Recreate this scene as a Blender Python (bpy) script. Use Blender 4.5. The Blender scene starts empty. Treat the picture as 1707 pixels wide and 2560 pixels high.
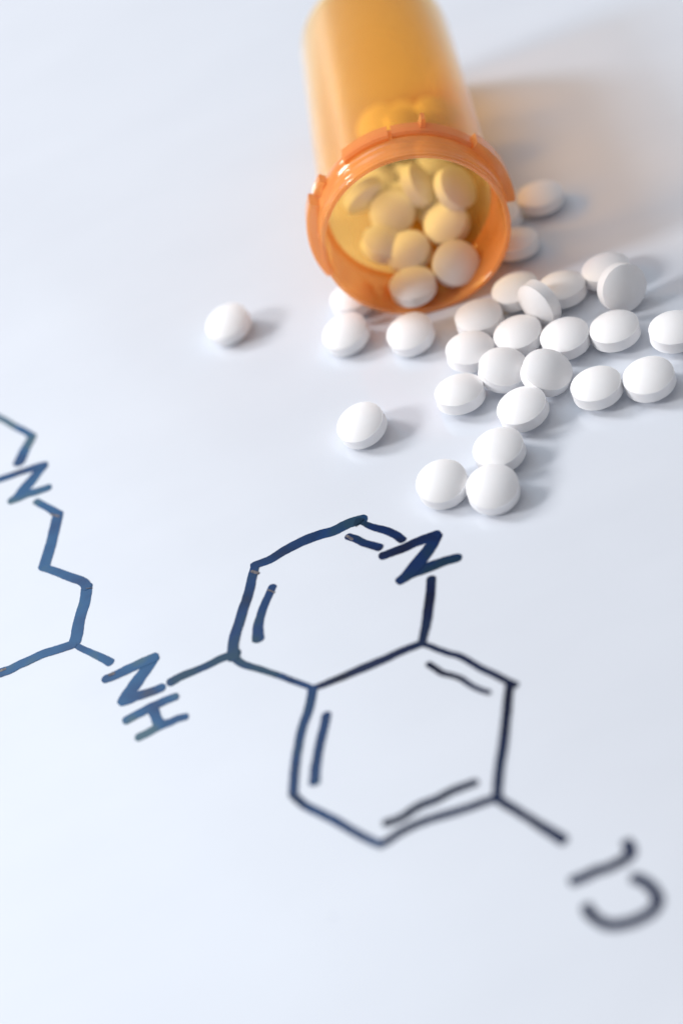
import bpy, math, random
from mathutils import Vector, Matrix, noise

# ------------------------------------------------------------------ camera, world, lamps
# the scene is built in real size: 1 Blender unit = 1 m; tables below are in millimetres
MM = 0.001
scene = bpy.context.scene
col = scene.collection

cam_data = bpy.data.cameras.new("camera")
cam = bpy.data.objects.new("camera", cam_data)
col.objects.link(cam)
scene.camera = cam
dep, rol = math.radians(43.0), math.radians(-23.5)
fw = Vector((0, math.cos(dep), -math.sin(dep)))
rt0 = Vector((1, 0, 0)); up0 = Vector((0, math.sin(dep), math.cos(dep)))
rt = rt0 * math.cos(rol) + up0 * math.sin(rol)
up = -rt0 * math.sin(rol) + up0 * math.cos(rol)
cam_pos = -fw * 278.7 * MM
cam.matrix_world = Matrix(((rt.x, up.x, -fw.x, cam_pos.x), (rt.y, up.y, -fw.y, cam_pos.y),
                           (rt.z, up.z, -fw.z, cam_pos.z), (0, 0, 0, 1)))
cam_data.sensor_fit = 'VERTICAL'
cam_data.sensor_height = 36.0
cam_data.sensor_width = 24.0
cam_data.lens = 62.8
cam_data.clip_start = 0.01
cam_data.clip_end = 50
cam_data.dof.use_dof = True
cam_data.dof.focus_distance = 0.280
cam_data.dof.aperture_fstop = 6.9

world = bpy.data.worlds.new("World")
scene.world = world
world.use_nodes = True
bg = world.node_tree.nodes["Background"]
bg.inputs[0].default_value = (0.97, 0.95, 0.98, 1)
bg.inputs[1].default_value = 0.275

scene.view_settings.view_transform = 'Standard'
scene.view_settings.look = 'None'
scene.view_settings.exposure = 0
scene.view_settings.gamma = 1
scene.cycles.transparent_max_bounces = 40
scene.cycles.max_bounces = 16
scene.cycles.diffuse_bounces = 6
scene.cycles.glossy_bounces = 6
scene.cycles.transmission_bounces = 12
scene.cycles.use_denoising = True
scene.cycles.caustics_reflective = False


def window_light(name, az, el, dist, w, h, radiance, colour, aim=(20, 20, 0)):
    """A window of the room or an added fill: a rectangular area lamp, seen from the table under azimuth/elevation."""
    ld = bpy.data.lights.new(name, 'AREA')
    ld.shape = 'RECTANGLE'
    ld.size = w; ld.size_y = h
    ld.energy = radiance * math.pi * w * h
    ld.color = colour
    o = bpy.data.objects.new(name, ld)
    a, e = math.radians(az), math.radians(el)
    d = Vector((math.cos(a) * math.cos(e), math.sin(a) * math.cos(e), math.sin(e)))
    o.location = Vector(aim) * MM + d * dist
    o.rotation_euler = d.to_track_quat('Z', 'Y').to_euler()
    col.objects.link(o)
    return o


window_light("window_light", 139, 34, 1.35, 0.31, 0.37, 28.5, (1.0, 0.975, 0.965))
window_light("window_light", 173, 30, 1.35, 0.25, 0.27, 46.0, (1.0, 0.98, 0.975))
# bright window behind the glare; stacked panels added to soften its reflected edge
for k, (sz, rad) in enumerate(((0.86, 0.75), (0.68, 0.75), (0.50, 0.75), (0.32, 0.75))):
    window_light("soft_window_light", 121, 52, 1.2 - 0.02 * k, sz, sz, rad, (0.72, 0.86, 1.0))
window_light("window_light", 108, 13, 0.9, 0.06, 0.06, 30.0, (1.0, 1.0, 1.0))
window_light("ceiling_bounce_fill", 100, 84, 1.3, 0.80, 0.80, 1.15, (0.96, 0.97, 1.0))  # added overhead fill, standing in for light bounced off the ceiling

# ------------------------------------------------------------------ data, millimetres on the board
PATCHES = [([(-16.29, -4.32), (-15.96, -4.73), (-15.5, -5.22)], (0.5, 0.5, 0.5)), ([(-0.7, -5.55), (-0.43, -6.13), (-0.17, -6.72)], (0.45, 0.45, 0.45)), ([(-44.69, 27.79), (-44.08, 27.17), (-43.41, 26.4)], (0.35, 0.35, 0.35)), ([(-42.06, 7.34), (-41.59, 7.05), (-41.1, 6.85)], (0.14, 0.14, 0.14)), ([(-41.86, -12.69), (-41.5, -12.7), (-41.14, -12.72)], (0.5, 0.5, 0.5)), ([(-58.18, -2.31), (-57.82, -2.32), (-57.45, -2.34)], (0.5, 0.5, 0.5)), ([(-14.96, -9.52), (-14.57, -9.96), (-14.2, -10.48)], (0.25, 0.25, 0.25))]
CRUST = (1.76, -3.49)
STROKES = [
    ('bond', (1.57, 2.09, 2.09), [(-15.75,-3.22),(-14.41,-3.36),(-12.88,-3.43),(-11.04,-2.99),(-9.25,-2.73),(-7.49,-2.59),(-5.78,-2.67),(-4.12,-2.87),(-2.5,-3.23),(-0.74,-3.1),(0.64,-3.07),(2.59,-3.45)]),
    ('bond', (0.84, 1.43, 1.43), [(1.75,-3.07),(2.82,-4.95),(3.77,-6.29),(5.03,-7.73),(6.15,-9.52),(6.75,-11.11)]),
    ('bond', (1.32, 1.32, 1.48), [(-0.56,-5.7),(0.36,-6.86),(1.13,-8.23),(2.12,-9.43),(3.1,-10.62)]),
    ('N', (1.65, 1.77, 2.0), [(3.0,-12.53),(4.8,-12.69),(6.44,-12.8),(8.48,-12.72),(10.11,-12.87),(11.79,-13.06)]),
    ('N+', (1.79, 2.42, 1.58), [(11.75,-13.18),(10.13,-14.81),(8.1,-16.4),(6.15,-17.78),(4.74,-18.55),(3.78,-18.75)]),
    ('N+', (1.71, 2.05, 1.71), [(3.84,-18.79),(5.93,-18.44),(7.86,-18.6),(9.83,-18.64),(11.42,-18.83),(13.11,-19.17)]),
    ('bond', (1.44, 1.58, 1.22), [(8.21,-20.9),(7.27,-23.31),(6.17,-25.8),(5.04,-28.22),(3.99,-30.22),(3.04,-31.91)]),
    ('bond', (1.38, 1.63, 1.13), [(2.93,-31.97),(1.52,-31.88),(-0.35,-31.77),(-2.3,-31.91),(-4.2,-31.87),(-6.09,-31.83),(-7.99,-31.79),(-9.27,-31.82),(-10.84,-31.75),(-12.42,-31.69),(-13.81,-31.56)]),
    ('bond', (0.97, 1.08, 1.4), [(-13.81,-31.56),(-15.1,-29.9),(-16.31,-28.49),(-17.5,-26.95),(-18.99,-25.24),(-20.49,-23.55),(-21.78,-22.2),(-22.61,-20.97),(-23.09,-19.59)]),
    ('bond', (1.79, 1.71, 1.47), [(-23.26,-19.72),(-22.78,-17.55),(-21.88,-15.39),(-20.7,-13.36),(-19.6,-11.25),(-18.56,-9.54),(-17.6,-7.76),(-16.78,-5.88),(-15.74,-3.85)]),
    ('bond', (1.36, 1.44, 2.01), [(-14.13,-9.16),(-15.08,-10.47),(-16.39,-12.24),(-17.3,-13.78),(-18.11,-15.36),(-18.57,-16.89),(-18.87,-18.16)]),
    ('bond', (1.49, 1.39, 1.39), [(-13.82,-31.6),(-14.65,-33.41),(-15.66,-35.31),(-16.85,-37.07),(-17.86,-38.92),(-18.85,-41.14),(-19.68,-43.02),(-20.4,-44.94),(-20.93,-46.56),(-21.42,-47.99)]),
    ('bond', (1.48, 1.48, 1.67), [(-13.29,-37.13),(-14.04,-38.64),(-14.86,-40.19),(-15.67,-41.71),(-16.42,-43.26),(-17.11,-44.81),(-17.62,-46.07),(-18.1,-47.52)]),
    ('bond', (1.29, 1.29, 1.19), [(-21.42,-47.99),(-20.95,-49.25),(-20.28,-50.65),(-18.78,-52.74),(-17.29,-54.81),(-16.08,-56.72),(-14.88,-58.6),(-13.75,-60.18),(-12.7,-61.51)]),
    ('bond', (1.36, 1.36, 1.36), [(-12.7,-61.51),(-11.34,-61.34),(-9.76,-60.94),(-7.97,-60.82),(-6.23,-60.86),(-4.54,-61.04),(-2.89,-61.31),(-1.22,-61.56),(0.46,-61.74),(2.16,-61.86),(3.77,-62.08)]),
    ('bond', (1.29, 1.39, 1.29), [(-11.07,-58.65),(-9.67,-58.85),(-8.32,-58.78),(-6.87,-58.37),(-5.37,-58.27),(-3.64,-58.39),(-1.81,-58.18),(-0.05,-58.21),(1.95,-58.38)]),
    ('bond', (1.37, 1.37, 1.28), [(3.58,-62.34),(4.48,-60.3),(5.41,-58.24),(6.31,-56.51),(7.24,-54.77),(8.12,-52.97),(8.97,-51.14),(9.86,-49.3),(10.71,-47.42),(11.71,-45.39)]),
    ('bond', (1.15, 1.05, 0.94), [(12.43,-45.92),(11.49,-44.49),(10.16,-42.26),(9.15,-40.77),(8.04,-38.64),(7.07,-36.95),(5.92,-35.73),(4.82,-34.36),(3.96,-33.14),(2.95,-31.9)]),
    ('bond', (1.0, 0.9, 0.8), [(2.67,-36.06),(3.31,-37.4),(3.97,-38.69),(5.13,-39.85),(5.98,-40.96),(6.61,-42.26),(7.16,-43.31),(7.98,-44.46),(8.7,-45.27)]),
    ('bond', (1.64, 1.43, 1.74), [(-22.48,-19.09),(-24.88,-18.83),(-27.03,-18.99),(-29.14,-18.99),(-31.23,-18.9),(-33.25,-19.13)]),
    ('bond', (1.41, 1.3, 1.64), [(3.8,-62.35),(4.33,-63.43),(5.0,-64.57),(5.65,-65.77),(6.41,-67.11),(7.03,-68.32),(7.66,-69.49),(8.41,-70.8),(9.11,-72.2)]),
    ('l', (1.55, 1.49, 1.67), [(8.01,-78.31),(8.77,-78.35),(9.64,-78.38),(10.54,-78.31),(11.33,-78.3),(12.22,-78.47),(13.07,-78.54),(13.96,-78.48),(14.88,-78.39),(15.58,-78.17),(16.06,-77.79),(16.2,-77.13),(16.17,-76.37)]),
    ('C', (1.58, 1.58, 1.58), [(14.99,-81.39),(15.7,-82.16),(16.26,-83.26),(16.46,-84.37),(16.35,-85.41),(15.75,-86.2),(14.77,-86.7),(13.68,-86.84),(12.5,-86.83),(11.38,-86.66),(10.33,-86.33),(9.39,-85.72),(8.66,-84.6),(8.25,-83.5),(8.19,-82.47)]),
    ('bond', (1.23, 1.23, 1.37), [(-52.57,63.46),(-51.09,61.02),(-49.61,58.7),(-48.41,56.62),(-47.25,54.44),(-45.82,52.1),(-44.5,49.62)]),
    ('bond', (1.87, 2.11, 2.36), [(-44.65,49.81),(-45.59,48.31),(-46.46,47.09),(-47.27,45.63),(-48.05,44.29)]),
    ('N', (1.64, 1.54, 1.83), [(-53.53,42.51),(-51.99,42.15),(-50.29,41.91),(-48.3,41.7),(-46.61,41.46),(-45.21,41.19),(-43.78,40.77)]),
    ('N+', (1.71, 2.52, 1.53), [(-43.85,40.65),(-45.33,39.54),(-46.68,38.26),(-48.15,37.08),(-49.46,36.02),(-50.91,35.48)]),
    ('N+', (1.6, 1.88, 1.69), [(-50.84,35.35),(-49.29,35.28),(-47.57,35.35),(-46.21,34.98),(-44.03,34.71)]),
    ('bond', (1.41, 1.41, 1.6), [(-46.64,32.65),(-45.83,31.18),(-45.04,29.97),(-44.28,28.66),(-43.36,27.01)]),
    ('bond', (1.98, 2.04, 2.11), [(-43.57,27.06),(-44.19,25.42),(-45.02,23.13),(-45.73,21.19),(-46.53,19.33),(-47.19,17.8),(-47.86,16.2)]),
    ('bond', (1.39, 1.58, 1.71), [(-48.13,16.25),(-46.98,14.97),(-45.42,13.06),(-44.32,11.63),(-43.21,10.31),(-42.25,8.98),(-41.84,7.61)]),
    ('bond', (1.95, 2.01, 2.14), [(-41.81,7.74),(-42.38,5.8),(-43.03,3.99),(-43.85,2.32),(-44.56,0.59),(-45.14,-1.2),(-45.79,-2.99)]),
    ('bond', (1.74, 1.74, 1.9), [(-46.21,-3.3),(-47.68,-3.13),(-49.44,-2.87),(-51.46,-2.56),(-53.29,-2.7),(-55.1,-2.69),(-56.68,-2.87),(-58.45,-2.64),(-60.01,-2.67)]),
    ('bond', (1.03, 1.21, 1.55), [(-46.13,-3.14),(-45.13,-4.76),(-44.1,-6.16),(-43.08,-7.54),(-42.07,-8.95),(-41.25,-10.24)]),
    ('N', (1.64, 1.87, 1.87), [(-42.61,-13.11),(-41.25,-13.22),(-39.85,-13.13),(-38.33,-13.07),(-36.81,-13.02),(-34.5,-13.02)]),
    ('N+', (1.79, 2.41, 1.93), [(-34.6,-13.23),(-35.98,-14.44),(-37.5,-15.72),(-38.89,-17.05),(-40.08,-18.01),(-40.94,-18.87)]),
    ('N+', (1.77, 1.77, 1.62), [(-40.94,-18.87),(-39.8,-19.07),(-38.55,-19.04),(-37.12,-19.3),(-35.91,-19.41),(-34.69,-19.46)]),
    ('H', (1.57, 1.64, 1.42), [(-41.14,-22.69),(-39.76,-22.52),(-38.52,-22.42),(-37.25,-22.25),(-35.78,-22.22),(-34.54,-22.19),(-33.14,-22.28)]),
    ('H+', (1.52, 1.59, 1.31), [(-40.02,-26.76),(-38.68,-26.72),(-37.42,-26.5),(-36.19,-26.4),(-35.01,-26.54),(-33.79,-26.5),(-32.51,-26.75)]),
    ('H+', (1.82, 1.52, 1.92), [(-36.87,-22.78),(-36.78,-24.04),(-36.74,-25.0),(-36.53,-26.31)]),
]
OUTSIDE = {
    'p1': (-5.06, 53.88, 2.34, -0.17, -0.12, 0.98),
    'p2': (12.83, 37.78, 2.32, -0.15, -0.1, 0.98),
    'p3': (16.69, 46.05, 2.26, 0.02, 0.03, 1.0),
    'p4': (22.53, 30.79, 2.31, -0.12, -0.12, 0.98),
    'p5': (33.78, 27.33, 2.26, 0.04, -0.03, 1.0),
    'p6': (41.51, 30.16, 2.27, -0.06, 0.02, 1.0),
    'p7': (48.18, 25.8, 2.27, 0.05, 0.04, 1.0),
    'p9': (56.06, 25.45, 2.27, 0.02, 0.05, 1.0),
    'p11': (37.87, 19.28, 2.27, -0.05, -0.02, 1.0),
    'p12': (29.77, 20.47, 2.28, 0.08, -0.06, 1.0),
    'p13': (44.13, 14.01, 2.27, -0.04, -0.04, 1.0),
    'p14': (51.5, 10.97, 2.26, -0.02, 0.02, 1.0),
    'p15': (59.27, 5.1, 2.27, 0.05, -0.03, 1.0),
    'p16': (32.78, 12.53, 2.71, 0.2, -0.25, 0.95),
    'p17': (38.41, 7.48, 2.99, 0.3, -0.34, 0.89),
    'p18': (44.01, 0.32, 2.26, -0.03, 0.02, 1.0),
    'p19': (51.59, -2.61, 2.27, -0.05, -0.05, 1.0),
    'p20': (24.91, 11.88, 2.26, 0.03, 0.04, 1.0),
    'p21': (32.35, 2.6, 2.28, -0.1, -0.02, 0.99),
    'p22': (8.58, 14.33, 2.33, -0.16, -0.1, 0.98),
    'p23': (25.95, -3.91, 2.27, -0.04, -0.05, 1.0),
    'p24': (15.85, -5.79, 2.32, -0.05, -0.18, 0.98),
    'p25': (22.27, -11.29, 2.37, 0.0, -0.24, 0.97),
    'p26': (54.15, 51.5, 2.27, 0.06, 0.03, 1.0),
    'p27': (45.91, 42.21, 2.3, 0.1, 0.1, 0.99),
    'p28': (45.9, 50.6, 2.26, 0.0, 0.05, 1.0),
    'p8': (43.31, 22.69, 4.02, -0.91, -0.42, 0.06),
    'p10': (56.05, 18.05, 4.06, 0.2, -0.93, 0.3),
}
INSIDE = [
    (26.63, 40.92, 3.58, 0.03, -0.11, 0.99),
    (34.87, 41.4, 4.04, 0.09, -0.68, 0.73),
    (28.66, 48.31, 5.12, -0.16, -0.28, 0.94),
    (36.72, 49.45, 6.66, -0.29, -0.34, 0.9),
    (40.37, 52.1, 10.99, 0.64, -0.56, 0.53),
    (29.23, 57.22, 7.83, -0.03, -0.69, 0.72),
    (25.49, 51.99, 6.15, 0.41, -0.24, 0.88),
    (37.3, 57.01, 5.02, -0.34, 0.31, 0.89),
    (42.44, 75.55, 5.26, -0.6, 0.15, 0.78),
    (32.76, 61.92, 5.96, 0.0, -0.99, -0.1),
    (35.1, 57.8, 10.79, 0.87, -0.38, 0.33),
    (41.48, 69.39, 7.59, -0.07, 0.98, -0.2),
    (40.15, 63.23, 7.68, -0.57, -0.05, -0.82),
    (26.05, 62.29, 10.23, 0.18, -0.84, -0.51),
    (36.43, 73.47, 5.59, -0.95, -0.04, -0.31),
    (34.54, 67.15, 5.81, -0.79, -0.58, -0.2),
    (38.76, 74.51, 12.77, 0.49, -0.01, 0.87),
    (45.57, 77.97, 10.27, -0.53, -0.08, -0.84),
    (32.44, 72.6, 11.17, 0.13, -0.21, 0.97),
    (29.07, 67.24, 7.83, 0.63, 0.7, -0.34),
    (38.96, 82.66, 3.63, -0.22, -0.01, 0.98),
    (39.62, 81.72, 8.17, -0.27, -0.18, 0.95),
    (34.7, 81.13, 10.48, -0.37, -0.2, 0.91),
    (32.05, 78.92, 5.19, 0.36, -0.36, 0.86),
    (29.96, 73.41, 7.03, -0.19, 0.58, -0.8),
    (39.99, 90.88, 3.54, -0.21, -0.13, 0.97),
]

# ------------------------------------------------------------------ helpers
def link_mesh(name, verts, faces, mat, parent=None, smooth=True, sharp=None):
    me = bpy.data.meshes.new(name)
    me.from_pydata([tuple(v) for v in verts], [], faces)
    me.update()
    if smooth:
        me.polygons.foreach_set('use_smooth', [True] * len(me.polygons))
        if sharp is not None:
            me.set_sharp_from_angle(angle=math.radians(sharp))
    o = bpy.data.objects.new(name, me)
    me.materials.append(mat)
    col.objects.link(o)
    if parent is not None:
        o.parent = parent
    return o


def tag(o, label=None, category=None, group=None, kind=None):
    if label: o['label'] = label
    if category: o['category'] = category
    if group: o['group'] = group
    if kind: o['kind'] = kind
    return o


def new_mat(name):
    m = bpy.data.materials.new(name)
    m.use_nodes = True
    nt = m.node_tree
    nt.nodes.clear()
    out = nt.nodes.new('ShaderNodeOutputMaterial')
    return m, nt, out


def N(nt, kind, **kw):
    n = nt.nodes.new(kind)
    for k, v in kw.items():
        if k.startswith('in_'):
            n.inputs[int(k[3:])].default_value = v
        else:
            setattr(n, k, v)
    return n


# ------------------------------------------------------------------ materials
def table_material():
    m, nt, out = new_mat('glossy_white_board')
    L = nt.links.new
    b = N(nt, 'ShaderNodeBsdfPrincipled')
    tc = N(nt, 'ShaderNodeTexCoord')
    # sparse dust specks: small dark dots of the board's own
    v = N(nt, 'ShaderNodeTexVoronoi'); v.inputs['Scale'].default_value = 95
    L(tc.outputs['Object'], v.inputs['Vector'])
    lt = N(nt, 'ShaderNodeMath', operation='LESS_THAN'); lt.inputs[1].default_value = 0.018
    L(v.outputs['Distance'], lt.inputs[0])
    sep = N(nt, 'ShaderNodeSeparateColor')
    L(v.outputs['Color'], sep.inputs[0])
    gt = N(nt, 'ShaderNodeMath', operation='GREATER_THAN'); gt.inputs[1].default_value = 0.55
    L(sep.outputs[0], gt.inputs[0])
    mu = N(nt, 'ShaderNodeMath', operation='MULTIPLY')
    L(lt.outputs[0], mu.inputs[0]); L(gt.outputs[0], mu.inputs[1])
    mu2 = N(nt, 'ShaderNodeMath', operation='MULTIPLY'); mu2.inputs[1].default_value = 0.5
    L(mu.outputs[0], mu2.inputs[0])
    # faint wiped-marker haze
    n = N(nt, 'ShaderNodeTexNoise'); n.inputs['Scale'].default_value = 28; n.inputs['Detail'].default_value = 4
    mp = N(nt, 'ShaderNodeMapping'); mp.inputs['Scale'].default_value = (1, 2.4, 1); mp.inputs['Rotation'].default_value = (0, 0, 0.7)
    L(tc.outputs['Object'], mp.inputs['Vector']); L(mp.outputs[0], n.inputs['Vector'])
    r = N(nt, 'ShaderNodeValToRGB')
    r.color_ramp.elements[0].position = 0.3; r.color_ramp.elements[0].color = (0.68, 0.715, 0.775, 1)
    r.color_ramp.elements[1].position = 0.75; r.color_ramp.elements[1].color = (0.705, 0.74, 0.80, 1)
    L(n.outputs[0], r.inputs[0])
    mx = N(nt, 'ShaderNodeMix', data_type='RGBA')
    L(mu2.outputs[0], mx.inputs[0]); L(r.outputs[0], mx.inputs[6]); mx.inputs[7].default_value = (0.25, 0.25, 0.3, 1)
    L(mx.outputs[2], b.inputs['Base Color'])
    b.inputs['Roughness'].default_value = 0.11
    b.inputs['IOR'].default_value = 1.5
    # very slight waviness of the coated board
    n2 = N(nt, 'ShaderNodeTexNoise'); n2.inputs['Scale'].default_value = 60; n2.inputs['Detail'].default_value = 2
    L(tc.outputs['Object'], n2.inputs['Vector'])
    bp = N(nt, 'ShaderNodeBump'); bp.inputs['Strength'].default_value = 0.05; bp.inputs['Distance'].default_value = 0.0004
    L(n2.outputs[0], bp.inputs['Height']); L(bp.outputs[0], b.inputs['Normal'])
    L(b.outputs[0], out.inputs[0])
    return m


def pill_material():
    m, nt, out = new_mat('pressed_white_tablet')
    L = nt.links.new
    b = N(nt, 'ShaderNodeBsdfPrincipled')
    tc = N(nt, 'ShaderNodeTexCoord')
    oi = N(nt, 'ShaderNodeObjectInfo')
    r = N(nt, 'ShaderNodeValToRGB')
    r.color_ramp.elements[0].color = (0.85, 0.845, 0.85, 1)
    r.color_ramp.elements[1].color = (0.89, 0.885, 0.895, 1)
    L(oi.outputs['Random'], r.inputs[0])
    L(r.outputs[0], b.inputs['Base Color'])
    b.inputs['Roughness'].default_value = 0.55
    b.inputs['Specular IOR Level'].default_value = 0.35
    b.inputs['Subsurface Weight'].default_value = 0.25
    b.inputs['Subsurface Radius'].default_value = (1.0, 0.9, 0.85)
    b.inputs['Subsurface Scale'].default_value = 0.0006
    n = N(nt, 'ShaderNodeTexNoise'); n.inputs['Scale'].default_value = 4500; n.inputs['Detail'].default_value = 5
    L(tc.outputs['Object'], n.inputs['Vector'])
    n2 = N(nt, 'ShaderNodeTexNoise'); n2.inputs['Scale'].default_value = 700; n2.inputs['Detail'].default_value = 2
    L(tc.outputs['Object'], n2.inputs['Vector'])
    ad = N(nt, 'ShaderNodeMath', operation='ADD'); L(n.outputs[0], ad.inputs[0]); L(n2.outputs[0], ad.inputs[1])
    bp = N(nt, 'ShaderNodeBump'); bp.inputs['Strength'].default_value = 0.35; bp.inputs['Distance'].default_value = 0.00004
    L(ad.outputs[0], bp.inputs['Height']); L(bp.outputs[0], b.inputs['Normal'])
    L(b.outputs[0], out.inputs[0])
    return m


def plastic_material(name, tint, diffuse, cloud, gloss_rough=0.06, front=0.45, f0=0.045, edge=5.0):
    """Thin translucent amber plastic: tinted see-through + scattered light + Fresnel gloss."""
    m, nt, out = new_mat(name)
    L = nt.links.new
    tr = N(nt, 'ShaderNodeBsdfTransparent'); tr.inputs[0].default_value = (*tint, 1)
    tl = N(nt, 'ShaderNodeBsdfTranslucent'); tl.inputs[0].default_value = (*diffuse, 1)
    df = N(nt, 'ShaderNodeBsdfDiffuse'); df.inputs[0].default_value = (*diffuse, 1)
    a = N(nt, 'ShaderNodeMixShader'); a.inputs[0].default_value = front
    L(tl.outputs[0], a.inputs[1]); L(df.outputs[0], a.inputs[2])
    c = N(nt, 'ShaderNodeMixShader')
    tc = N(nt, 'ShaderNodeTexCoord')
    no = N(nt, 'ShaderNodeTexNoise'); no.inputs['Scale'].default_value = 120; no.inputs['Detail'].default_value = 3
    L(tc.outputs['Object'], no.inputs['Vector'])
    mr = N(nt, 'ShaderNodeMapRange'); mr.inputs[3].default_value = cloud * 0.8; mr.inputs[4].default_value = cloud * 1.2
    L(no.outputs[0], mr.inputs[0]); L(mr.outputs[0], c.inputs[0])
    L(tr.outputs[0], c.inputs[1]); L(a.outputs[0], c.inputs[2])
    gl = N(nt, 'ShaderNodeBsdfGlossy'); gl.inputs['Roughness'].default_value = gloss_rough
    gl.inputs[0].default_value = (1, 1, 1, 1)
    bp = N(nt, 'ShaderNodeBump'); bp.inputs['Strength'].default_value = 0.12; bp.inputs['Distance'].default_value = 0.0002
    L(no.outputs[0], bp.inputs['Height']); L(bp.outputs[0], gl.inputs['Normal'])
    # Fresnel of one air/plastic face, the same from both sides of the wall
    ge = N(nt, 'ShaderNodeNewGeometry')
    dp = N(nt, 'ShaderNodeVectorMath', operation='DOT_PRODUCT')
    L(ge.outputs['Incoming'], dp.inputs[0]); L(bp.outputs[0], dp.inputs[1])
    ab = N(nt, 'ShaderNodeMath', operation='ABSOLUTE'); L(dp.outputs['Value'], ab.inputs[0])
    iv = N(nt, 'ShaderNodeMath', operation='SUBTRACT', use_clamp=True); iv.inputs[0].default_value = 1; L(ab.outputs[0], iv.inputs[1])
    pw = N(nt, 'ShaderNodeMath', operation='POWER'); pw.inputs[1].default_value = edge; L(iv.outputs[0], pw.inputs[0])
    fr = N(nt, 'ShaderNodeMapRange'); fr.inputs[3].default_value = f0; fr.inputs[4].default_value = 0.9
    L(pw.outputs[0], fr.inputs[0])
    s = N(nt, 'ShaderNodeMixShader')
    L(fr.outputs[0], s.inputs[0]); L(c.outputs[0], s.inputs[1]); L(gl.outputs[0], s.inputs[2])
    L(s.outputs[0], out.inputs[0])
    return m


def ink_material(name, stops):
    m, nt, out = new_mat(name)
    L = nt.links.new
    b = N(nt, 'ShaderNodeBsdfPrincipled')
    tc = N(nt, 'ShaderNodeTexCoord')
    n = N(nt, 'ShaderNodeTexNoise'); n.inputs['Scale'].default_value = 130; n.inputs['Detail'].default_value = 3
    n.inputs['Roughness'].default_value = 0.45
    L(tc.outputs['Object'], n.inputs['Vector'])
    r = N(nt, 'ShaderNodeValToRGB')
    e = r.color_ramp.elements
    e[0].position = 0.22; e[0].color = (*stops[0], 1)
    e[1].position = 0.36; e[1].color = (*stops[1], 1)
    x = e.new(0.52); x.color = (*stops[2], 1)
    x = e.new(0.64); x.color = (*stops[3], 1)
    L(n.outputs[0], r.inputs[0]); L(r.outputs[0], b.inputs['Base Color'])
    b.inputs['Roughness'].default_value = 0.16
    b.inputs['IOR'].default_value = 1.38
    n2 = N(nt, 'ShaderNodeTexNoise'); n2.inputs['Scale'].default_value = 900; n2.inputs['Detail'].default_value = 3
    L(tc.outputs['Object'], n2.inputs['Vector'])
    bp = N(nt, 'ShaderNodeBump'); bp.inputs['Strength'].default_value = 0.15; bp.inputs['Distance'].default_value = 0.00005
    L(n2.outputs[0], bp.inputs['Height']); L(bp.outputs[0], b.inputs['Normal'])
    L(b.outputs[0], out.inputs[0])
    return m


M_TABLE = table_material()
M_PILL = pill_material()
M_BODY = plastic_material('amber_plastic_wall', (1.0, 0.83, 0.46), (1.0, 0.58, 0.18), 0.15, 0.38, 0.5, 0.01, 4.5)
M_NECK = plastic_material('amber_plastic_neck', (1.0, 0.75, 0.42), (1.0, 0.47, 0.16), 0.50, 0.04, 0.75, 0.04)
# window glare painted into the ink: dark on the rings, bluer towards the left
M_INK = ink_material('dark_marker_ink', [(.030, .014, .014), (.002, .006, .028), (.001, .018, .085), (.005, .026, .055)])
M_INK_BLACK = ink_material('near_black_marker_ink', [(.008, .006, .014), (.001, .004, .024), (.001, .007, .044), (.002, .012, .046)])
M_INK_HALF_GLARE = ink_material('half_glare_marker_ink', [(.020, .018, .03), (.002, .020, .075), (.002, .032, .12), (.012, .045, .085)])
M_INK_GLARE = ink_material('glare_tinted_marker_ink', [(.05, .045, .06), (.010, .050, .15), (.014, .085, .21), (.050, .11, .15)])

# ------------------------------------------------------------------ the white table top
def build_table():
    x0, x1, y0, y1, th, r = -0.55, 0.60, -0.42, 0.62, 0.018, 0.004
    v, f = [], []
    prof = [(0, 0), (r * .35, -r * .08), (r * .8, -r * .45), (r, -r), (r, -th)]   # rounded edge going out and down
    for o_, z in prof:
        v += [(x0 - o_, y0 - o_, z), (x1 + o_, y0 - o_, z), (x1 + o_, y1 + o_, z), (x0 - o_, y1 + o_, z)]
    f.append((0, 1, 2, 3))
    for i in range(len(prof) - 1):
        for k in range(4):
            a, b = i * 4 + k, i * 4 + (k + 1) % 4
            f.append((a, a + 4, b + 4, b))
    k = 4 * (len(prof) - 1)
    f.append((k + 3, k + 2, k + 1, k))
    o = link_mesh('tabletop', v, f, M_TABLE, smooth=False)
    tag(o, 'glossy white board surface carrying the drawing, the pills and the bottle', kind='structure')
    return o


build_table()

# ------------------------------------------------------------------ the marker drawing
def catmull(pts, n=7):
    P = [Vector(p) for p in pts]
    P = [P[0] * 2 - P[1]] + P + [P[-1] * 2 - P[-2]]
    out = []
    for i in range(1, len(P) - 2):
        for k in range(n):
            t = k / n
            a, b, c, d = P[i - 1:i + 3]
            out.append(0.5 * ((2 * b) + (c - a) * t + (2 * a - 5 * b + 4 * c - d) * t * t + (3 * b - a - 3 * c + d) * t ** 3))
    out.append(P[-2])
    return out


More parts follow.
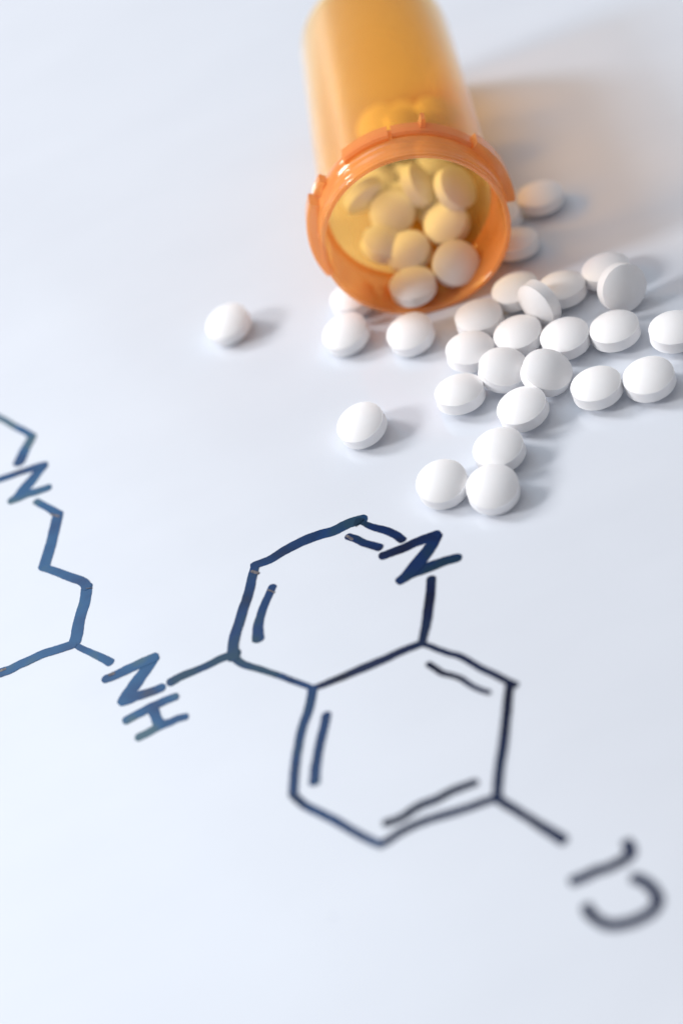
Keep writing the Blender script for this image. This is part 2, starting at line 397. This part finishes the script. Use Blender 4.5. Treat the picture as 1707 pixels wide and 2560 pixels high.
def ribbon(pts, widths, level, seed, verts, faces):
    """A marker stroke: a film of ink with uneven edges, round worn ends and its own tiny thickness."""
    c = catmull(pts)
    n = len(c)
    film = 0.02 + 0.012 * level        # mm above the board; later strokes lie over earlier ones
    left, right = [], []
    for i, p in enumerate(c):
        t = (c[min(i + 1, n - 1)] - c[max(i - 1, 0)]).normalized()
        nn = Vector((-t.y, t.x))
        s = i / (n - 1)
        w = widths[0] * (1 - 2 * s) + widths[1] * 2 * s if s < .5 else widths[1] * (2 - 2 * s) + widths[2] * (2 * s - 1)
        h = w / 2
        jl = 1 + 0.06 * noise.noise(Vector((p.x * .9, p.y * .9, seed))) + 0.05 * noise.noise(Vector((p.x * 4, p.y * 4, seed + 7)))
        jr = 1 + 0.06 * noise.noise(Vector((p.x * .9, p.y * .9, seed + 20))) + 0.05 * noise.noise(Vector((p.x * 4, p.y * 4, seed + 31)))
        left.append(p + nn * h * jl); right.append(p - nn * h * jr)
    # rounded ends
    def cap(p, t, h, s0):
        out = []
        for k in range(1, 8):
            a = -math.pi / 2 + math.pi * k / 8
            rr = h * (1 + 0.12 * noise.noise(Vector((k * .7, seed, s0))))
            d = Vector((math.cos(a) * t.x * .75 - math.sin(a) * t.y, math.cos(a) * t.y * .75 + math.sin(a) * t.x))
            out.append(p + d * rr)
        return out
    t1 = (c[-1] - c[-2]).normalized(); t0 = (c[0] - c[1]).normalized()
    loop = right + cap(c[-1], t1, widths[2] / 2, 3) + left[::-1] + cap(c[0], t0, widths[0] / 2, 9)
    base = len(verts)
    m = len(loop)
    for q in loop: verts.append((q.x * MM, q.y * MM, film * MM))
    for q in loop: verts.append((q.x * MM, q.y * MM, (0.004) * MM))
    # top as quads along the ribbon plus fans at the ends
    for i in range(n - 1):
        faces.append((base + i, base + i + 1, base + n + 7 + (n - 2 - i), base + n + 7 + (n - 1 - i)))
    faces.append(tuple([base + n - 1] + [base + n + k for k in range(7)] + [base + n + 7]))
    faces.append(tuple([base + n + 7 + n - 1] + [base + 2 * n + 7 + k for k in range(7)] + [base]))
    for k in range(m):
        a, b = base + k, base + (k + 1) % m
        faces.append((a, a + m, b + m, b))


drawing = bpy.data.objects.new('ink_drawing', None)
drawing.location = (0, 0, 0)
col.objects.link(drawing)
tag(drawing, 'blue-black marker drawing of a ring molecule with N, NH and Cl on the white board', 'drawing')
letters = {'N': ['hand-drawn letter N at the top right corner of the upper ring',
                 'hand-drawn letter N cut by the left edge, in the zigzag chain',
                 'hand-drawn letter N of the NH beside the rings'],
           'H': ['hand-drawn letter H below the N of NH'], 'l': ['hand-drawn small letter l of Cl'],
           'C': ['hand-drawn letter C of Cl, turned on its back']}
i = 0
while i < len(STROKES):
    kind = STROKES[i][0]
    vs, fs = [], []
    j = i
    while True:
        _, w, pts = STROKES[j]
        ribbon(pts, w, (j * 3) % 7, j * 3.7, vs, fs)
        j += 1
        if j >= len(STROKES) or STROKES[j][0] != kind + '+':
            break
    o = link_mesh('bond' if kind == 'bond' else 'letter', vs, fs, M_INK_GLARE if i >= 23 else (M_INK_HALF_GLARE if i in (0, 8, 9, 10, 11, 12, 13, 19) else M_INK_BLACK if i >= 6 else M_INK), drawing, smooth=False)
    if kind != 'bond':
        o['label'] = letters[kind].pop(0)
    i = j

# crusty ink, brownish dried overlaps and nearly wiped traces
def plain(name, c, rough):
    m, nt, out = new_mat(name)
    b = N(nt, 'ShaderNodeBsdfPrincipled'); tc = N(nt, 'ShaderNodeTexCoord')
    n = N(nt, 'ShaderNodeTexNoise'); n.inputs['Scale'].default_value = 1500; n.inputs['Detail'].default_value = 3
    r = N(nt, 'ShaderNodeValToRGB')
    r.color_ramp.elements[0].position = .4; r.color_ramp.elements[0].color = (c[0] * .4, c[1] * .4, c[2] * .5, 1)
    r.color_ramp.elements[1].position = .6; r.color_ramp.elements[1].color = (*c, 1)
    nt.links.new(tc.outputs['Object'], n.inputs['Vector']); nt.links.new(n.outputs[0], r.inputs[0])
    nt.links.new(r.outputs[0], b.inputs['Base Color']); b.inputs['Roughness'].default_value = rough
    nt.links.new(b.outputs[0], out.inputs[0])
    return m


M_DRY = plain('dried_ink', (0.17, 0.145, 0.14), 0.35)
for pts, w in PATCHES:
    vs, fs = [], []
    ribbon(pts, w, 8, pts[0][0] * 3.1, vs, fs)
    link_mesh('dried_patch', vs, fs, M_DRY, drawing, smooth=False)
vs, fs = [], []
for k in range(9):      # the frayed blob of ink at the top corner of the upper ring
    cx, cy = CRUST[0] + 0.34 * math.cos(k * 2.4) * (.35 + .11 * k), CRUST[1] + 0.3 * math.sin(k * 2.4) * (.35 + .11 * k)
    ribbon([(cx - .42, cy - .1 - .05 * k), (cx, cy + .07 * (k % 3)), (cx + .45, cy + .12 - .04 * k)], (.3, .5, .25), 8 + .4 * k, k * 5.1, vs, fs)
link_mesh('ink_crust', vs, fs, M_INK, drawing, smooth=False)

# ------------------------------------------------------------------ pills
def pill_mesh(seed):
    """Biconvex tablet: flat band, two domes, thin crumbly ridge where band and dome meet."""
    R, HB, DOME = 3.98, 0.98, 1.28
    prof = [(0, HB + DOME)]
    nd = 12
    Rs = (3.96 ** 2 + DOME ** 2) / (2 * DOME)
    for k in range(1, nd + 1):
        r = 3.88 * k / nd
        prof.append((r, HB + DOME - (Rs - math.sqrt(Rs * Rs - r * r))))
    prof += [(3.93, HB + .012), (3.975, HB + .012), (3.995, HB - .02), (3.985, HB - .06), (3.97, HB - .13), (3.97, HB * .4)]
    full = prof + [(3.975, 0)] + [(r, -z) for r, z in reversed(prof)]
    n = 96
    v, f = [], []
    rows = []
    for pi, (r, z) in enumerate(full):
        if r == 0:
            rows.append([len(v)]); v.append((0, 0, z * MM)); continue
        row = []
        for k in range(n):
            a = 2 * math.pi * k / n
            rr, zz = r, z
            if r > 3.88 and abs(z) > HB - .16:      # the ridge is uneven, with crumbs and nicks
                q = noise.noise(Vector((math.cos(a) * 9, math.sin(a) * 9, seed * 5 + (3 if z > 0 else 0))))
                q2 = noise.noise(Vector((math.cos(a) * 30, math.sin(a) * 30, seed * 3)))
                rr += .02 * q + .03 * max(0, q2) * (abs(z) > HB - .04) - .10 * max(0, -q2 - .35)
                zz += (.022 * q2) * (1 if z > 0 else -1)
            row.append(len(v)); v.append((rr * math.cos(a) * MM, rr * math.sin(a) * MM, zz * MM))
        rows.append(row)
    for a, b in zip(rows, rows[1:]):
        if len(a) == 1:
            f += [(a[0], b[k], b[(k + 1) % n]) for k in range(n)]
        elif len(b) == 1:
            f += [(a[k], b[0], a[(k + 1) % n]) for k in range(n)]
        else:
            f += [(a[k], b[k], b[(k + 1) % n], a[(k + 1) % n]) for k in range(n)]
    me = bpy.data.meshes.new('pill')
    me.from_pydata(v, [], f)
    me.update()
    me.polygons.foreach_set('use_smooth', [True] * len(me.polygons))
    me.set_sharp_from_angle(angle=math.radians(28))
    me.materials.append(M_PILL)
    return me


pill_meshes = [pill_mesh(s) for s in range(5)]
random.seed(11)


def place_pill(k, x, y, z, nx, ny, nz, label, group):
    o = bpy.data.objects.new('pill', pill_meshes[k % 5])
    col.objects.link(o)
    q = Vector((nx, ny, nz)).normalized().to_track_quat('Z', 'Y')
    spin = Matrix.Rotation(random.uniform(0, 6.28), 4, 'Z')
    o.matrix_world = Matrix.Translation(Vector((x, y, z)) * MM) @ q.to_matrix().to_4x4() @ spin
    return tag(o, label, 'pill', group)


LABELS = {
 'p1': 'blurred white pill lying alone left of the bottle, farthest left of all',
 'p2': 'blurred white pill below left of the mouth, first of two under the rim',
 'p3': 'blurred white pill half hidden behind the lower left of the bottle rim',
 'p4': 'white pill lying right under the lowest point of the orange rim',
 'p5': 'white pill against the lower right of the rim, topmost left in the main heap',
 'p6': 'orange-tinged white pill beside the rim, behind the pill standing on edge',
 'p7': 'white pill with orange glint lying behind and right of the pill on edge',
 'p8': 'white pill standing upright on its edge in the spilled heap, bright face left',
 'p9': 'pinkish white pill lying flat with another pill leaning on its front',
 'p10': 'greyish white pill leaning upright on a flat pill, top right of the heap',
 'p11': 'white pill lying directly below the pill that stands on edge',
 'p12': 'white pill at the left of the heap, partly covered by a tilted pill',
 'p13': 'white pill right behind the right one of the tilted pair',
 'p14': 'white pill with a crisp edge line lying below the leaning grey pill',
 'p15': 'white pill cut off by the right edge of the picture',
 'p16': 'left one of the two tilted white pills in the heap showing their faces',
 'p17': 'right one of the two tilted white pills in the heap showing their faces',
 'p18': 'left one of the two white pills lying side by side near the right edge',
 'p19': 'right one of the two white pills lying side by side near the right edge',
 'p20': 'white pill lying at the lower left of the heap, above the pale reflection',
 'p21': 'white pill lying below the tilted pair, at the lower tip of the heap',
 'p22': 'white pill lying alone left of the heap, with a shadow at its right',
 'p23': 'white pill behind the lowest two, touching the right one of them',
 'p24': 'left one of the two pills lying nearest the drawn letter N',
 'p25': 'right one of the two pills lying nearest the drawn letter N',
 'p26': 'blurred pill lying apart in the orange shadow right of the bottle, farthest back',
 'p27': 'blurred pill peeping out from behind the right side of the rim, nearest the heap',
 'p28': 'blurred pill almost hidden behind the right side of the rim, between two others',
}
INSIDE_LABELS = [
 'pill lying nearest the lip inside the bottle, seen edge-on with a white band',
 'white pill just inside the mouth at the right, its face turned to the viewer',
 'pill inside the bottle above left of the one nearest the lip',
 'pill in the middle of the bottle mouth above the one turned to the viewer',
 'pill propped on edge at the upper right inside the bottle mouth, bright left rim',
 'shaded pill tipped towards the viewer in the centre left of the bottle pile',
 'blurred pill leaning on the left wall low inside the bottle',
]
for k, (key, v) in enumerate(OUTSIDE.items()):
    place_pill(k, *v, LABELS[key], 'white pills spilled on the board')
for k, v in enumerate(INSIDE):
    lab = INSIDE_LABELS[k] if k < 7 else {
        13: 'blurred pill farthest left in the pile seen through the bottle mouth',
        10: 'blurred pill under the top of the rim, left of the propped pill',
        17: 'topmost blurred pill of the pile seen through the orange bottle wall'}.get(k) or 'white pill seen yellow and blurred in the pile deep inside the orange bottle'
    place_pill(k + 2, *v, lab, 'pills inside the orange bottle')

# ------------------------------------------------------------------ the amber bottle
mouth = Vector((29.35, 36.75, 15.8))
ti, azr = math.radians(-1.2), math.radians(79.2)
ax = Vector((math.cos(azr) * math.cos(ti), math.sin(azr) * math.cos(ti), math.sin(ti)))
sd = ax.cross(Vector((0, 0, 1))).normalized()
uu = sd.cross(ax)
bottle = bpy.data.objects.new('pill_bottle', None)
col.objects.link(bottle)
bottle.matrix_world = Matrix(((sd.x, uu.x, -ax.x, mouth.x * MM), (sd.y, uu.y, -ax.y, mouth.y * MM),
                              (sd.z, uu.z, -ax.z, mouth.z * MM), (0, 0, 0, 1)))
tag(bottle, 'translucent orange pill bottle lying open on its side with white pills spilling out', 'pill bottle')
# local frame of the bottle: x right, y up, z out of the mouth; t = depth behind the mouth


def ring_solid(name, prof, mat, a0=0, a1=360, n=128, sharp=35):
    """Closed profile (r, t) turned about the bottle's axis, from angle a0 to a1."""
    full = abs(a1 - a0) >= 360
    steps = n if full else max(6, int(n * abs(a1 - a0) / 360))
    v, f = [], []
    m = len(prof)
    cnt = steps if full else steps + 1
    for k in range(cnt):
        a = math.radians(a0 + (a1 - a0) * k / steps)
        for r, t in prof:
            v.append((r * math.cos(a) * MM, r * math.sin(a) * MM, -t * MM))
    for k in range(steps):
        k2 = (k + 1) % cnt
        for i_ in range(m):
            j_ = (i_ + 1) % m
            f.append((k * m + i_, k * m + j_, k2 * m + j_, k2 * m + i_))
    if not full:
        f.append(tuple(range(m - 1, -1, -1)))
        f.append(tuple((cnt - 1) * m + q for q in range(m)))
    return link_mesh(name, v, f, mat, bottle, True, sharp)


# body: tube wall and rounded closed base, one skin outside and one inside
outer = [(14.95, 9.6), (14.85, 30), (14.35, 64.5), (14.1, 66.6), (13.2, 68.2), (11.8, 68.9), (0.001, 68.9)]
inner = [(0.001, 67.6), (11.4, 67.6), (12.4, 67.0), (13.1, 65.4), (13.75, 30), (13.85, 9.6)]
ring_solid('body', outer + inner, M_BODY)
# neck: the wider threaded collar with its thin lip, and the step down to the body
neck = [(14.95, 0.2), (15.1, 0.02), (15.55, 0.0), (15.77, 0.15), (15.79, 0.8), (15.68, 1.0), (15.68, 2.6), (15.80, 2.9), (15.80, 3.3),
        (15.68, 3.6), (15.7, 4.6), (15.95, 5.0), (15.95, 8.2), (15.7, 8.8), (15.15, 9.4), (14.95, 9.58),
        (13.85, 9.58), (13.95, 8.8), (14.4, 8.1), (14.75, 7.2), (14.85, 1.0)]
ring_solid('neck', neck, M_NECK)


def lug(a0, a1, r, t0, t1, r0=15.97, b=0.35):
    p = [(r0, t0), (r - b, t0), (r, t0 + b), (r, t1 - b), (r - b, t1), (r0, t1)]
    return ring_solid('locking_lug', p, M_NECK, a0, a1)


lug(88, 117, 16.85, 5.1, 8.6)
lug(38, 86, 16.65, 5.5, 8.7)
lug(-8, 37, 17.5, 5.2, 8.6)
lug(149, 199, 17.75, 4.9, 8.4)
lug(136, 146, 17.3, 6.2, 8.6)
lug(236, 246, 15.99 + .2, 5.6, 8.1)
# small moulded rib that stands up behind the collar
rib = []
for xx in (-0.45, 0.45):
    for rr in (15.9, 17.9):
        for tt in (6.4, 9.6):
            rib.append((xx, rr, tt))
a = math.radians(68 - 90)
rv = []
for xx, rr, tt in rib:
    if rr > 17: xx *= .7; tt = 7.2 if tt < 8 else 9.2
    rv.append(((xx * math.cos(a) - rr * math.sin(a)) * MM, (xx * math.sin(a) + rr * math.cos(a)) * MM, -tt * MM))
link_mesh('stop_rib', rv, [(0, 1, 3, 2), (4, 6, 7, 5), (0, 4, 5, 1), (2, 3, 7, 6), (0, 2, 6, 4), (1, 5, 7, 3)], M_NECK, bottle, False)
